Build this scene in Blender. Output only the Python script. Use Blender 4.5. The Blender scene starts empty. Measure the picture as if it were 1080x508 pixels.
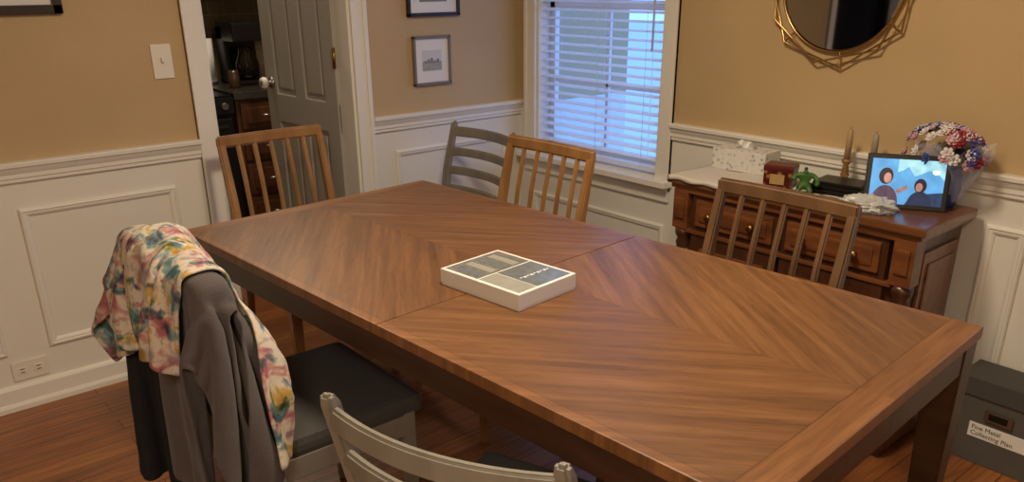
import bpy, bmesh, math, random
from mathutils import Vector, Matrix, noise
random.seed(7)
S=bpy.context.scene
COL=S.collection
try:
    S.view_settings.view_transform='Standard'
    S.view_settings.look='None'
except Exception: pass

# ------------------------------------------------------------------ materials
def srgb(r,g,b):
    f=lambda c:(c/255/12.92) if c/255<=.04045 else ((c/255+.055)/1.055)**2.4
    return (f(r),f(g),f(b),1)
def newmat(name):
    m=bpy.data.materials.new(name);m.use_nodes=True
    nt=m.node_tree;b=nt.nodes["Principled BSDF"];return m,nt,b
def mat(name,col,rough=.5,metal=0,bump=0,bscale=80,var=0,vscale=6,emit=0,trans=0,coat=0,sheen=0):
    m,nt,b=newmat(name)
    b.inputs["Base Color"].default_value=col
    b.inputs["Roughness"].default_value=rough
    b.inputs["Metallic"].default_value=metal
    if coat: b.inputs["Coat Weight"].default_value=coat
    if sheen: b.inputs["Sheen Weight"].default_value=sheen
    if trans: b.inputs["Transmission Weight"].default_value=trans
    if emit:
        b.inputs["Emission Color"].default_value=col;b.inputs["Emission Strength"].default_value=emit
    tc=nt.nodes.new("ShaderNodeTexCoord")
    if var:
        n=nt.nodes.new("ShaderNodeTexNoise");n.inputs["Scale"].default_value=vscale;n.inputs["Detail"].default_value=5
        nt.links.new(tc.outputs["Object"],n.inputs["Vector"])
        mx=nt.nodes.new("ShaderNodeMix");mx.data_type='RGBA'
        mx.inputs[6].default_value=tuple(c*(1-var) for c in col[:3])+(1,)
        mx.inputs[7].default_value=tuple(min(1,c*(1+var)) for c in col[:3])+(1,)
        nt.links.new(n.outputs["Fac"],mx.inputs[0]);nt.links.new(mx.outputs[2],b.inputs["Base Color"])
        if emit: nt.links.new(mx.outputs[2],b.inputs["Emission Color"])
    if bump:
        n=nt.nodes.new("ShaderNodeTexNoise");n.inputs["Scale"].default_value=bscale;n.inputs["Detail"].default_value=3
        nt.links.new(tc.outputs["Object"],n.inputs["Vector"])
        bp=nt.nodes.new("ShaderNodeBump");bp.inputs["Strength"].default_value=bump;bp.inputs["Distance"].default_value=.01
        nt.links.new(n.outputs["Fac"],bp.inputs["Height"]);nt.links.new(bp.outputs["Normal"],b.inputs["Normal"])
    return m
def ramp(nt,stops):
    r=nt.nodes.new("ShaderNodeValToRGB");e=r.color_ramp.elements
    while len(e)<len(stops): e.new(.5)
    for i,(p,c) in enumerate(stops): e[i].position=p;e[i].color=c
    return r
def wood(name,cols,scale=(2,30,30),rough=.4,coat=0):
    m,nt,b=newmat(name)
    tc=nt.nodes.new("ShaderNodeTexCoord");mp=nt.nodes.new("ShaderNodeMapping");mp.inputs["Scale"].default_value=scale
    nt.links.new(tc.outputs["Object"],mp.inputs["Vector"])
    n=nt.nodes.new("ShaderNodeTexNoise");n.inputs["Scale"].default_value=1;n.inputs["Detail"].default_value=6;n.inputs["Distortion"].default_value=.4
    nt.links.new(mp.outputs[0],n.inputs["Vector"])
    r=ramp(nt,[(.3,cols[0]),(.7,cols[1])]);nt.links.new(n.outputs["Fac"],r.inputs[0])
    nt.links.new(r.outputs[0],b.inputs["Base Color"]);b.inputs["Roughness"].default_value=rough
    if coat:b.inputs["Coat Weight"].default_value=coat;b.inputs["Coat Roughness"].default_value=.15
    bp=nt.nodes.new("ShaderNodeBump");bp.inputs["Strength"].default_value=.08;bp.inputs["Distance"].default_value=.01
    nt.links.new(n.outputs["Fac"],bp.inputs["Height"]);nt.links.new(bp.outputs["Normal"],b.inputs["Normal"])
    return m
def M(nt,op,a,b=None):
    n=nt.nodes.new("ShaderNodeMath");n.operation=op
    for i,v in enumerate((a,b)):
        if v is None: continue
        if isinstance(v,(int,float)): n.inputs[i].default_value=v
        else: nt.links.new(v,n.inputs[i])
    return n.outputs[0]

def wall_mat():
    m,nt,b=newmat("wall_two_tone_paint")
    g=nt.nodes.new("ShaderNodeNewGeometry");s=nt.nodes.new("ShaderNodeSeparateXYZ");nt.links.new(g.outputs["Position"],s.inputs[0])
    f=M(nt,'GREATER_THAN',s.outputs[2],.88)
    n=nt.nodes.new("ShaderNodeTexNoise");n.inputs["Scale"].default_value=3;nt.links.new(g.outputs["Position"],n.inputs["Vector"])
    r=ramp(nt,[(.3,srgb(184,158,116)),(.7,srgb(190,164,122))]);nt.links.new(n.outputs["Fac"],r.inputs[0])
    mx=nt.nodes.new("ShaderNodeMix");mx.data_type='RGBA';mx.inputs[6].default_value=srgb(226,223,215)
    nt.links.new(f,mx.inputs[0]);nt.links.new(r.outputs[0],mx.inputs[7]);nt.links.new(mx.outputs[2],b.inputs["Base Color"])
    b.inputs["Roughness"].default_value=.6
    n2=nt.nodes.new("ShaderNodeTexNoise");n2.inputs["Scale"].default_value=160;nt.links.new(g.outputs["Position"],n2.inputs["Vector"])
    bp=nt.nodes.new("ShaderNodeBump");bp.inputs["Strength"].default_value=.05;bp.inputs["Distance"].default_value=.005
    nt.links.new(n2.outputs["Fac"],bp.inputs["Height"]);nt.links.new(bp.outputs["Normal"],b.inputs["Normal"])
    return m
def floor_mat():
    m,nt,b=newmat("oak_floor_planks")
    g=nt.nodes.new("ShaderNodeNewGeometry")
    br=nt.nodes.new("ShaderNodeTexBrick");br.inputs["Scale"].default_value=1
    br.inputs["Brick Width"].default_value=1.1;br.inputs["Row Height"].default_value=.083;br.inputs["Mortar Size"].default_value=.0012
    br.inputs["Color1"].default_value=srgb(160,104,60);br.inputs["Color2"].default_value=srgb(132,82,46);br.inputs["Mortar"].default_value=srgb(50,28,15)
    br.inputs["Bias"].default_value=0
    nt.links.new(g.outputs["Position"],br.inputs["Vector"])
    mp=nt.nodes.new("ShaderNodeMapping");mp.inputs["Scale"].default_value=(3,45,1);nt.links.new(g.outputs["Position"],mp.inputs["Vector"])
    n=nt.nodes.new("ShaderNodeTexNoise");n.inputs["Scale"].default_value=1;n.inputs["Detail"].default_value=7;n.inputs["Distortion"].default_value=1.2
    nt.links.new(mp.outputs[0],n.inputs["Vector"])
    r=ramp(nt,[(.3,(.6,.55,.5,1)),(.65,(1.2,1.15,1.1,1))]);nt.links.new(n.outputs["Fac"],r.inputs[0])
    mx=nt.nodes.new("ShaderNodeMix");mx.data_type='RGBA';mx.blend_type='MULTIPLY';mx.inputs[0].default_value=1
    nt.links.new(br.outputs["Color"],mx.inputs[6]);nt.links.new(r.outputs[0],mx.inputs[7]);nt.links.new(mx.outputs[2],b.inputs["Base Color"])
    b.inputs["Roughness"].default_value=.32
    return m
def table_mat():
    m,nt,b=newmat("table_quarter_matched_veneer")
    tc=nt.nodes.new("ShaderNodeTexCoord");s=nt.nodes.new("ShaderNodeSeparateXYZ");nt.links.new(tc.outputs["Object"],s.inputs[0])
    x,y=s.outputs[0],s.outputs[1]
    a=M(nt,'ABSOLUTE',x);yy=M(nt,'ADD',y,.04);bb=M(nt,'ABSOLUTE',yy)
    sp=M(nt,'ADD',M(nt,'MULTIPLY',a,.8),M(nt,'MULTIPLY',bb,.6));tp=M(nt,'SUBTRACT',M(nt,'MULTIPLY',a,.6),M(nt,'MULTIPLY',bb,.8))
    ey=M(nt,'ABSOLUTE',y)
    endb=M(nt,'GREATER_THAN',ey,.945)
    q=M(nt,'ADD',M(nt,'MULTIPLY',M(nt,'SIGN',x),3.1),M(nt,'MULTIPLY',M(nt,'SIGN',yy),7.7))
    inv=M(nt,'SUBTRACT',1,endb)
    u=M(nt,'ADD',M(nt,'MULTIPLY',sp,inv),M(nt,'MULTIPLY',bb,endb))
    v=M(nt,'ADD',M(nt,'MULTIPLY',tp,inv),M(nt,'MULTIPLY',a,endb))
    c=nt.nodes.new("ShaderNodeCombineXYZ");nt.links.new(M(nt,'MULTIPLY',u,46),c.inputs[0]);nt.links.new(M(nt,'MULTIPLY',v,2.2),c.inputs[1]);nt.links.new(q,c.inputs[2])
    n=nt.nodes.new("ShaderNodeTexNoise");n.inputs["Scale"].default_value=1;n.inputs["Detail"].default_value=6;n.inputs["Distortion"].default_value=.15
    nt.links.new(c.outputs[0],n.inputs["Vector"])
    r=ramp(nt,[(.24,srgb(94,62,35)),(.5,srgb(118,80,47)),(.76,srgb(142,99,61))]);nt.links.new(n.outputs["Fac"],r.inputs[0])
    c2=nt.nodes.new("ShaderNodeCombineXYZ");nt.links.new(M(nt,'MULTIPLY',u,260),c2.inputs[0]);nt.links.new(M(nt,'MULTIPLY',v,14),c2.inputs[1])
    n2=nt.nodes.new("ShaderNodeTexNoise");n2.inputs["Scale"].default_value=1;nt.links.new(c2.outputs[0],n2.inputs["Vector"])
    r2=ramp(nt,[(.35,(.72,.7,.68,1)),(.55,(1,1,1,1))]);nt.links.new(n2.outputs["Fac"],r2.inputs[0])
    mx=nt.nodes.new("ShaderNodeMix");mx.data_type='RGBA';mx.blend_type='MULTIPLY';mx.inputs[0].default_value=.7
    nt.links.new(r.outputs[0],mx.inputs[6]);nt.links.new(r2.outputs[0],mx.inputs[7])
    mb=nt.nodes.new("ShaderNodeMix");mb.data_type='RGBA';mb.blend_type='MULTIPLY'
    mb.inputs[7].default_value=(1.22,1.19,1.16,1)
    nt.links.new(mx.outputs[2],mb.inputs[6]);nt.links.new(M(nt,'MAXIMUM',endb,M(nt,'GREATER_THAN',a,.455)),mb.inputs[0])
    def band(v_,c_,w_): return M(nt,'LESS_THAN',M(nt,'ABSOLUTE',M(nt,'SUBTRACT',v_,c_)),w_)
    ln=M(nt,'MAXIMUM',band(ey,.945,.0016),M(nt,'MULTIPLY',M(nt,'MAXIMUM',band(x,0,.0008),band(a,.455,.0012)),inv))
    md=nt.nodes.new("ShaderNodeMix");md.data_type='RGBA';md.blend_type='MULTIPLY';md.inputs[7].default_value=(.66,.62,.58,1)
    nt.links.new(ln,md.inputs[0]);nt.links.new(mb.outputs[2],md.inputs[6])
    nt.links.new(md.outputs[2],b.inputs["Base Color"])
    b.inputs["Roughness"].default_value=.42
    return m
def tiedye_mat():
    m,nt,b=newmat("tie_dye_fabric")
    tc=nt.nodes.new("ShaderNodeTexCoord")
    cream=srgb(208,198,182)
    def layer(loc,scale,stops):
        mp=nt.nodes.new("ShaderNodeMapping");mp.inputs["Location"].default_value=loc;nt.links.new(tc.outputs["Object"],mp.inputs[0])
        n=nt.nodes.new("ShaderNodeTexNoise");n.inputs["Scale"].default_value=scale;n.inputs["Detail"].default_value=3;n.inputs["Distortion"].default_value=.6;n.inputs["Roughness"].default_value=.6
        nt.links.new(mp.outputs[0],n.inputs["Vector"]);r=ramp(nt,stops);nt.links.new(n.outputs["Fac"],r.inputs[0]);return r.outputs[0]
    w=(1,1,1,1)
    A=layer((0,0,0),13,[(.36,srgb(70,104,114)),(.44,srgb(128,154,154)),(.48,cream),(.61,cream),(.69,srgb(160,150,150))])
    B=layer((5,3,1),14,[(.36,srgb(205,130,150)),(.43,srgb(238,198,206)),(.48,w),(.56,w),(.61,srgb(240,210,130)),(.70,srgb(226,186,100))])
    C=layer((2,9,4),18,[(.32,srgb(145,160,198)),(.40,w),(.61,w),(.69,srgb(145,175,150))])
    m1=nt.nodes.new("ShaderNodeMix");m1.data_type='RGBA';m1.blend_type='MULTIPLY';m1.inputs[0].default_value=1
    m2=nt.nodes.new("ShaderNodeMix");m2.data_type='RGBA';m2.blend_type='MULTIPLY';m2.inputs[0].default_value=1
    nt.links.new(A,m1.inputs[6]);nt.links.new(B,m1.inputs[7]);nt.links.new(m1.outputs[2],m2.inputs[6]);nt.links.new(C,m2.inputs[7])
    nt.links.new(m2.outputs[2],b.inputs["Base Color"])
    b.inputs["Roughness"].default_value=.9
    return m
def tile_mat():
    m,nt,b=newmat("kitchen_backsplash_tile")
    tc=nt.nodes.new("ShaderNodeTexCoord");mp=nt.nodes.new("ShaderNodeMapping");mp.inputs["Rotation"].default_value=(math.pi/2,0,0)
    nt.links.new(tc.outputs["Object"],mp.inputs[0])
    br=nt.nodes.new("ShaderNodeTexBrick");br.inputs["Scale"].default_value=1;br.inputs["Brick Width"].default_value=.1;br.inputs["Row Height"].default_value=.1;br.inputs["Mortar Size"].default_value=.003
    br.inputs["Color1"].default_value=srgb(120,104,82);br.inputs["Color2"].default_value=srgb(100,86,68);br.inputs["Mortar"].default_value=srgb(130,120,102)
    nt.links.new(mp.outputs[0],br.inputs["Vector"]);nt.links.new(br.outputs["Color"],b.inputs["Base Color"]);b.inputs["Roughness"].default_value=.4
    return m

WALL=wall_mat();FLOOR=floor_mat();TABLE=table_mat();TIE=tiedye_mat();TILE=tile_mat()
WHITE=mat("white_trim_paint",srgb(230,227,219),.4)
CEIL=mat("ceiling_paint",srgb(230,225,215),.8)
DOORG=mat("grey_door_paint",srgb(168,165,157),.45)
TDARK=wood("table_dark_wood",(srgb(54,33,20),srgb(76,48,30)),(30,4,30),.4)
TAN=wood("tan_chair_wood",(srgb(134,96,56),srgb(162,120,74)),(20,20,4),.42)
TAN2=wood("brown_chair_wood",(srgb(92,68,46),srgb(116,86,58)),(20,20,4),.42)
GREYW=wood("grey_painted_wood",(srgb(122,116,106),srgb(138,132,121)),(15,15,4),.5)
SEAT=mat("charcoal_seat_fabric",srgb(70,68,66),.9,bump=.3,bscale=400,var=.15,vscale=60)
SBW=wood("sideboard_cherry",(srgb(92,52,28),srgb(130,80,45)),(25,5,25),.32,coat=.3)
SBD=wood("sideboard_dark",(srgb(58,33,20),srgb(84,50,30)),(25,25,4),.35,coat=.2)
SBT=wood("sideboard_top_wood",(srgb(96,58,32),srgb(128,82,50)),(30,4,30),.28,coat=.4)
BLACK=mat("black_plastic",srgb(18,18,20),.35)
BLKM=mat("black_metal",srgb(14,14,16),.3,metal=.3)
GOLD=mat("brushed_gold",srgb(200,165,105),.25,metal=1)
BRASS=mat("aged_brass",srgb(150,115,60),.35,metal=1)
STEEL=mat("steel",srgb(170,170,168),.3,metal=1)
PLAST=mat("white_plastic",srgb(228,222,210),.35)
PAPER=mat("white_paper",srgb(226,224,220),.7)
CORD=mat("cord_white",srgb(225,225,225),.8)

# ------------------------------------------------------------------ geometry helpers
def obj(name,me,m=None,parent=None,smooth=False):
    o=bpy.data.objects.new(name,me);COL.objects.link(o)
    if m: me.materials.append(m)
    if parent: o.parent=parent
    if smooth:
        for p in me.polygons:p.use_smooth=True
    return o
def empty(name,loc=(0,0,0),rz=0):
    o=bpy.data.objects.new(name,None);o.location=loc;o.rotation_euler=(0,0,rz);o.empty_display_size=.1;COL.objects.link(o);return o
def bm_box(bm,c,s,bev=0,seg=2,mtx=None):
    t=bmesh.new();bmesh.ops.create_cube(t,size=1)
    bmesh.ops.scale(t,vec=s,verts=t.verts)
    if bev>0: bmesh.ops.bevel(t,geom=t.edges[:],offset=min(bev,min(s)*.45),segments=seg,affect='EDGES',profile=.7)
    bmesh.ops.translate(t,vec=c,verts=t.verts)
    if mtx: bmesh.ops.transform(t,matrix=mtx,verts=t.verts)
    me=bpy.data.meshes.new("t");t.to_mesh(me);t.free();bm.from_mesh(me);bpy.data.meshes.remove(me)
def done(name,bm,m,parent=None,smooth=False,recalc=True):
    me=bpy.data.meshes.new(name)
    if recalc: bmesh.ops.recalc_face_normals(bm,faces=bm.faces)
    bm.to_mesh(me);bm.free()
    return obj(name,me,m,parent,smooth)
def box(name,c,s,m,parent=None,bev=.003,mtx=None):
    bm=bmesh.new();bm_box(bm,c,s,bev,2,mtx);return done(name,bm,m,parent)
def boxes(name,lst,m,parent=None,bev=.003):
    bm=bmesh.new()
    for c,s in lst: bm_box(bm,c,s,bev)
    return done(name,bm,m,parent,recalc=False)
def b2(x0,x1,y0,y1,z0,z1): return ((x0+x1)/2,(y0+y1)/2,(z0+z1)/2),(abs(x1-x0),abs(y1-y0),abs(z1-z0))
def beam(name,pts,secs,m,parent=None,bev=.006):
    t=bmesh.new();rings=[]
    for p,(wx,wy) in zip(pts,secs):
        rings.append([t.verts.new((p[0]+sx*wx/2,p[1]+sy*wy/2,p[2])) for sx,sy in ((-1,-1),(1,-1),(1,1),(-1,1))])
    for a,b in zip(rings,rings[1:]):
        for i in range(4): t.faces.new((a[i],a[(i+1)%4],b[(i+1)%4],b[i]))
    t.faces.new(rings[0]);t.faces.new(rings[-1])
    bmesh.ops.recalc_face_normals(t,faces=t.faces)
    if bev: bmesh.ops.bevel(t,geom=[e for e in t.edges if e.calc_face_angle(0)>.5],offset=bev,segments=2,affect='EDGES')
    return done(name,t,m,parent)
def cyl(name,p0,p1,r0,r1,m,parent=None,seg=24):
    p0=Vector(p0);p1=Vector(p1);d=p1-p0
    bm=bmesh.new();bmesh.ops.create_cone(bm,cap_ends=True,segments=seg,radius1=r0,radius2=r1,depth=d.length)
    bmesh.ops.transform(bm,matrix=Matrix.Translation((p0+p1)/2)@d.to_track_quat('Z','Y').to_matrix().to_4x4(),verts=bm.verts)
    o=done(name,bm,m,parent)
    for p in o.data.polygons: p.use_smooth=len(p.vertices)==4
    return o
def lathe(name,prof,loc,m,parent=None,seg=32,smooth=True):
    bm=bmesh.new();rings=[]
    for r,z in prof:
        rings.append([bm.verts.new((loc[0]+max(r,1e-4)*math.cos(2*math.pi*i/seg),loc[1]+max(r,1e-4)*math.sin(2*math.pi*i/seg),loc[2]+z)) for i in range(seg)])
    for a,b in zip(rings,rings[1:]):
        for i in range(seg): bm.faces.new((a[i],a[(i+1)%seg],b[(i+1)%seg],b[i]))
    bm.faces.new(rings[0]);bm.faces.new(rings[-1])
    return done(name,bm,m,parent,smooth)
def tube(name,pts,r,m,parent=None,cyclic=False):
    cu=bpy.data.curves.new(name,'CURVE');cu.dimensions='3D';cu.bevel_depth=r;cu.bevel_resolution=3;cu.use_fill_caps=True
    sp=cu.splines.new('POLY');sp.points.add(len(pts)-1)
    for i,p in enumerate(pts): sp.points[i].co=(*p,1)
    sp.use_cyclic_u=cyclic
    o=bpy.data.objects.new(name,cu);COL.objects.link(o);cu.materials.append(m)
    if parent:o.parent=parent
    return o
def strip(name,pts,h,th,m,parent=None):
    t=bmesh.new();rings=[]
    for i,p in enumerate(pts):
        a=Vector(pts[max(0,i-1)]);b=Vector(pts[min(len(pts)-1,i+1)]);d=(b-a);d.z=0;d.normalize();n=Vector((-d.y,d.x,0))*th/2;P=Vector(p);z=Vector((0,0,h/2))
        rings.append([t.verts.new(P-n-z),t.verts.new(P+n-z),t.verts.new(P+n+z),t.verts.new(P-n+z)])
    for a,b in zip(rings,rings[1:]):
        for i in range(4): t.faces.new((a[i],a[(i+1)%4],b[(i+1)%4],b[i]))
    t.faces.new(rings[0]);t.faces.new(rings[-1]);bmesh.ops.recalc_face_normals(t,faces=t.faces)
    bmesh.ops.bevel(t,geom=[e for e in t.edges if e.calc_face_angle(0)>.8],offset=min(h,th)*.3,segments=3,affect='EDGES')
    return done(name,t,m,parent)

# ------------------------------------------------------------------ room
XB=2.788;YA=3.239;X0=-1.7;Y0=-1.6;H=2.44;T=.12
DX0,DX1,DH=1.18,1.82,2.04
HX0,HX1=-1.35,-.27   # added opening out of view, gives the mirror a dark area to reflect
boxes("floor",[b2(X0-T,XB+T,Y0-T,YA+T,-.1,0),b2(.6,3.6,YA+T,5.4,-.1,0),b2(-1.82,.45,YA+T,5.4,-.1,0)],FLOOR,bev=0)
boxes("ceiling",[b2(X0-T,XB+T,Y0-T,YA+T,H,H+.1),b2(-1.9,3.6,YA+T,5.4,H,H+.1)],CEIL,bev=0)
boxes("wall_back",[b2(X0-T,HX0,YA,YA+T,0,H),b2(HX0,HX1,YA,YA+T,DH,H),b2(HX1,DX0,YA,YA+T,0,H),b2(DX1,3.6,YA,YA+T,0,H),b2(DX0,DX1,YA,YA+T,DH,H)],WALL,bev=0)
boxes("wall_added_dark_hall",[b2(-1.82,-1.7,YA+T,5.3,0,H),b2(.3,.42,YA+T,5.3,0,H),b2(-1.82,.42,5.2,5.3,0,H)],mat("added_hall_dark",srgb(70,74,84),.7),bev=0)  # added unseen dark room behind the opening, darkens the mirror reflection
W1=(2.30,3.11);W2=(-.14,.67);WZ0,WZ1=.66,2.10
boxes("wall_right",[b2(XB,XB+T,W1[1],YA,0,H),b2(XB,XB+T,W2[1],W1[0],0,H),b2(XB,XB+T,Y0-T,W2[0],0,H),
  b2(XB,XB+T,W1[0],W1[1],0,WZ0),b2(XB,XB+T,W1[0],W1[1],WZ1,H),b2(XB,XB+T,W2[0],W2[1],0,WZ0),b2(XB,XB+T,W2[0],W2[1],WZ1,H)],WALL,bev=0)
box("wall_left",*b2(X0-T,X0,Y0-T,YA,0,H),WALL,bev=0)
box("wall_front",*b2(X0,XB,Y0-T,Y0,0,H),WALL,bev=0)

CW=.075
RP=[(0,.838),(.009,.838),(.012,.842),(.012,.852),(.017,.856),(.017,.870),(.022,.878),(.029,.892),(.035,.896),(.036,.908),(.032,.912),(0,.912)]
BP=[(0,0),(.024,0),(.024,.018),(.019,.028),(.015,.030),(.015,.082),(.011,.090),(.006,.096),(0,.096)]
def sweep_line(bm,prof,axis,a,b):
    r=[]
    for s in (a,b):
        r.append([bm.verts.new((s,YA-d,z) if axis=='x' else (XB-d,s,z)) for d,z in prof])
    n=len(prof)
    for i in range(n): bm.faces.new((r[0][i],r[0][(i+1)%n],r[1][(i+1)%n],r[1][i]))
    bm.faces.new(r[0]);bm.faces.new(r[1])
def lines(name,prof,L):
    bm=bmesh.new()
    for l in L: sweep_line(bm,prof,*l)
    return done(name,bm,WHITE)
lines("trim_1",RP,[('x',X0,HX0-CW),('x',HX1+CW,DX0-CW)]);lines("trim_2",RP,[('x',DX1+CW,XB)])
lines("trim_3",RP,[('y',W2[1]+CW,W1[0]-CW)]);lines("trim_4",RP,[('y',Y0,W2[0]-CW)])
lines("baseboard_back",BP,[('x',X0,HX0-CW),('x',HX1+CW,DX0-CW),('x',DX1+CW,XB)])
lines("baseboard_right",BP,[('y',Y0,YA-.02)])
FP=[(0,0),(0,.006),(.004,.011),(.010,.013),(.014,.009),(.020,.009),(.026,.006),(.030,.003),(.030,0)]
def frame_mould(name,axis,u0,u1,z0,z1):
    bm=bmesh.new();rings=[]
    for (cu,cz,su,sz) in ((u0,z0,1,1),(u1,z0,-1,1),(u1,z1,-1,-1),(u0,z1,1,-1)):
        rings.append([bm.verts.new((cu+su*o,YA-.0005-d,cz+sz*o) if axis=='x' else (XB-.0005-d,cu+su*o,cz+sz*o)) for o,d in FP])
    n=len(FP)
    for k in range(4):
        a,b=rings[k],rings[(k+1)%4]
        for i in range(n): bm.faces.new((a[i],a[(i+1)%n],b[(i+1)%n],b[i]))
    done(name,bm,WHITE)
frame_mould("trim_5",'x',.44,.99,.215,.745)
frame_mould("trim_6",'x',-.12,.30,.215,.745)
frame_mould("trim_8",'x',2.01,2.69,.215,.745)
frame_mould("trim_9",'y',2.24,3.13,.17,.45)
frame_mould("trim_10",'y',1.02,2.02,.215,.745)
frame_mould("trim_11",'y',.80,.925,.215,.745)
frame_mould("trim_12",'y',-.1,.64,.17,.45)
def casing(name,a,b,jd=1):
    l=[]
    for x0,x1,xo in ((a-CW,a,a-CW),(b,b+CW,b+CW-.02)):
        l+=[b2(x0,x1,YA-.016,YA,0,DH+CW),b2(xo,xo+.02,YA-.024,YA,0,DH+CW)]
    l+=[b2(a,b,YA-.016,YA,DH,DH+CW),b2(a-.012,a+.012,YA-.001,YA+T+.001,0,DH),b2(b-.012,b+.012,YA-.001,YA+T+.001,0,DH),b2(a,b,YA,YA+T,DH-.012,DH+.012)]
    boxes(name,l,WHITE,bev=.003)
casing("trim_13",DX0,DX1);casing("trim_14",HX0,HX1)  # second casing frames the added opening

# windows with blinds
def slat_mat():
    m,nt,b=newmat("blind_slat_white");b.inputs["Base Color"].default_value=srgb(240,242,245);b.inputs["Roughness"].default_value=.45
    tr=nt.nodes.new("ShaderNodeBsdfTranslucent");tr.inputs[0].default_value=(.95,.95,.95,1)
    mx=nt.nodes.new("ShaderNodeMixShader");mx.inputs[0].default_value=.5;out=nt.nodes["Material Output"]
    nt.links.new(b.outputs[0],mx.inputs[1]);nt.links.new(tr.outputs[0],mx.inputs[2]);nt.links.new(mx.outputs[0],out.inputs[0]);return m
SLAT=slat_mat()
def window(name,y0,y1):
    e=empty(name,(XB,(y0+y1)/2,0));w=(y1-y0)/2
    L=[b2(-.018,0,-w-CW,-w,WZ0-.02,WZ1+CW),b2(-.018,0,w,w+CW,WZ0-.02,WZ1+CW),b2(-.018,0,-w,w,WZ1,WZ1+CW),
       b2(-.026,0,-w-CW,-w-CW+.02,WZ0-.02,WZ1+CW),b2(-.026,0,w+CW-.02,w+CW,WZ0-.02,WZ1+CW),
       b2(0,T,-w-.002,-w+.012,WZ0,WZ1),b2(0,T,w-.012,w+.002,WZ0,WZ1),b2(0,T,-w,w,WZ1-.012,WZ1+.002)]
    boxes("casing",L,WHITE,e)
    boxes("stool_and_apron",[b2(-.06,T,-w-CW-.015,w+min(CW+.015,YA-y1-.003),WZ0-.03,WZ0-.004),b2(-.016,0,-w-CW,w+CW,WZ0-.1,WZ0-.03),b2(-.024,0,-w-CW,w+CW,WZ0-.055,WZ0-.035)],WHITE,e)
    f=[];xs=(.075,.105)
    f+=[b2(*xs,-w+.012,-w+.05,WZ0,WZ1),b2(*xs,w-.05,w-.012,WZ0,WZ1),b2(*xs,-w,w,WZ0,WZ0+.05),b2(*xs,-w,w,WZ1-.05,WZ1),b2(*xs,-w,w,1.36,1.40)]
    f.append(b2(.082,.098,-.009,.009,WZ0,WZ1))
    for z in (1.02,1.72): f.append(b2(.082,.098,-w,w,z-.009,z+.009))
    boxes("sash",f,WHITE,e,bev=.002)
    bm=bmesh.new();z=WZ0+.07;i=0
    while z<WZ1-.07:
        a=math.radians(9+1.5*math.sin(i*1.7));n=6;prev=None
        for j in range(n+1):
            u=-.0245+.049*j/n;c=.0035*(1-(2*j/n-1)**2)
            x=.036+u*math.cos(a);zz=z+u*math.sin(a)+c
            r=[bm.verts.new((x,-w+.016,zz)),bm.verts.new((x,w-.016,zz+.0008*math.sin(i)))]
            if prev: bm.faces.new((prev[0],prev[1],r[1],r[0]))
            prev=r
        z+=.039;i+=1
    done("blind_slats",bm,SLAT,e,True)
    boxes("blind_rails",[b2(.012,.06,-w+.014,w-.014,WZ0+.012,WZ0+.034),b2(.004,.066,-w+.013,w-.013,WZ1-.06,WZ1-.013)],SLAT,e)
    for k in (-.72,0,.72):
        for dx in (.012,.06): cyl("ladder_cord",(dx,k*w,WZ0+.03),(dx,k*w,WZ1-.05),.0009,.0009,CORD,e,6)
    cyl("tilt_wand",(.0,-w+.07,1.2),(.004,-w+.07,WZ1-.07),.004,.004,CORD,e,8)
window("window_1",*W1);window("window_2",*W2)
box("ground_outside",*b2(3.61,40,-20,30,-.7,-.6),mat("pale_bounce_ground",srgb(205,210,218),.9,var=.12,vscale=.6),bev=0)  # ground made pale to bounce sky light up onto the blind slats

# ------------------------------------------------------------------ door (six panel, open into kitchen)
ang=math.atan2(.655,-.05)
d=empty("door_1",(1.815,YA+T+.0,0),ang)
DW=.64
L=[b2(0,DW,-.008,.008,.01,2.02)]
xs=[0,.10,.275,.365,.54,DW];zs=[.01,.2,.83,.97,1.6,1.71,1.92,2.02]
for a,b in ((0,1),(2,3),(4,5)): L.append(b2(xs[a],xs[b],-.021,.021,.01,2.02))
for a,b in ((0,1),(2,3),(4,5),(6,7)): L.append(b2(0,DW,-.0209,.0209,zs[a],zs[b]))
for a,b in ((1,2),(3,4)):
    for c,e_ in ((1,2),(3,4),(5,6)): L.append(b2(xs[a]+.026,xs[b]-.026,-.018,.018,zs[c]+.026,zs[e_]-.026))
boxes("leaf",L,DOORG,d,bev=.006)
for s in (1,-1):
    o=lathe("knob",[(.001,.0),(.026,.0),(.027,.006),(.010,.010),(.010,.028),(.019,.033),(.024,.044),(.022,.054),(.012,.060),(.001,.062)],(0,0,0),STEEL,d,24)
    o.rotation_euler=(-math.pi/2*s,0,0);o.location=(DW-.06,.021*s,1.02)
    o=lathe("knob_guard",[(.02,.03),(.027,.034),(.029,.046),(.024,.058),(.020,.06)],(0,0,0),PLAST,d,24)
    o.rotation_euler=(-math.pi/2*s,0,0);o.location=(DW-.06,.021*s,1.02)
for z in (.25,1.17,1.85): cyl("hinge",(-.005,.024,z-.045),(-.005,.024,z+.045),.007,.007,BRASS,d,12)

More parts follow.
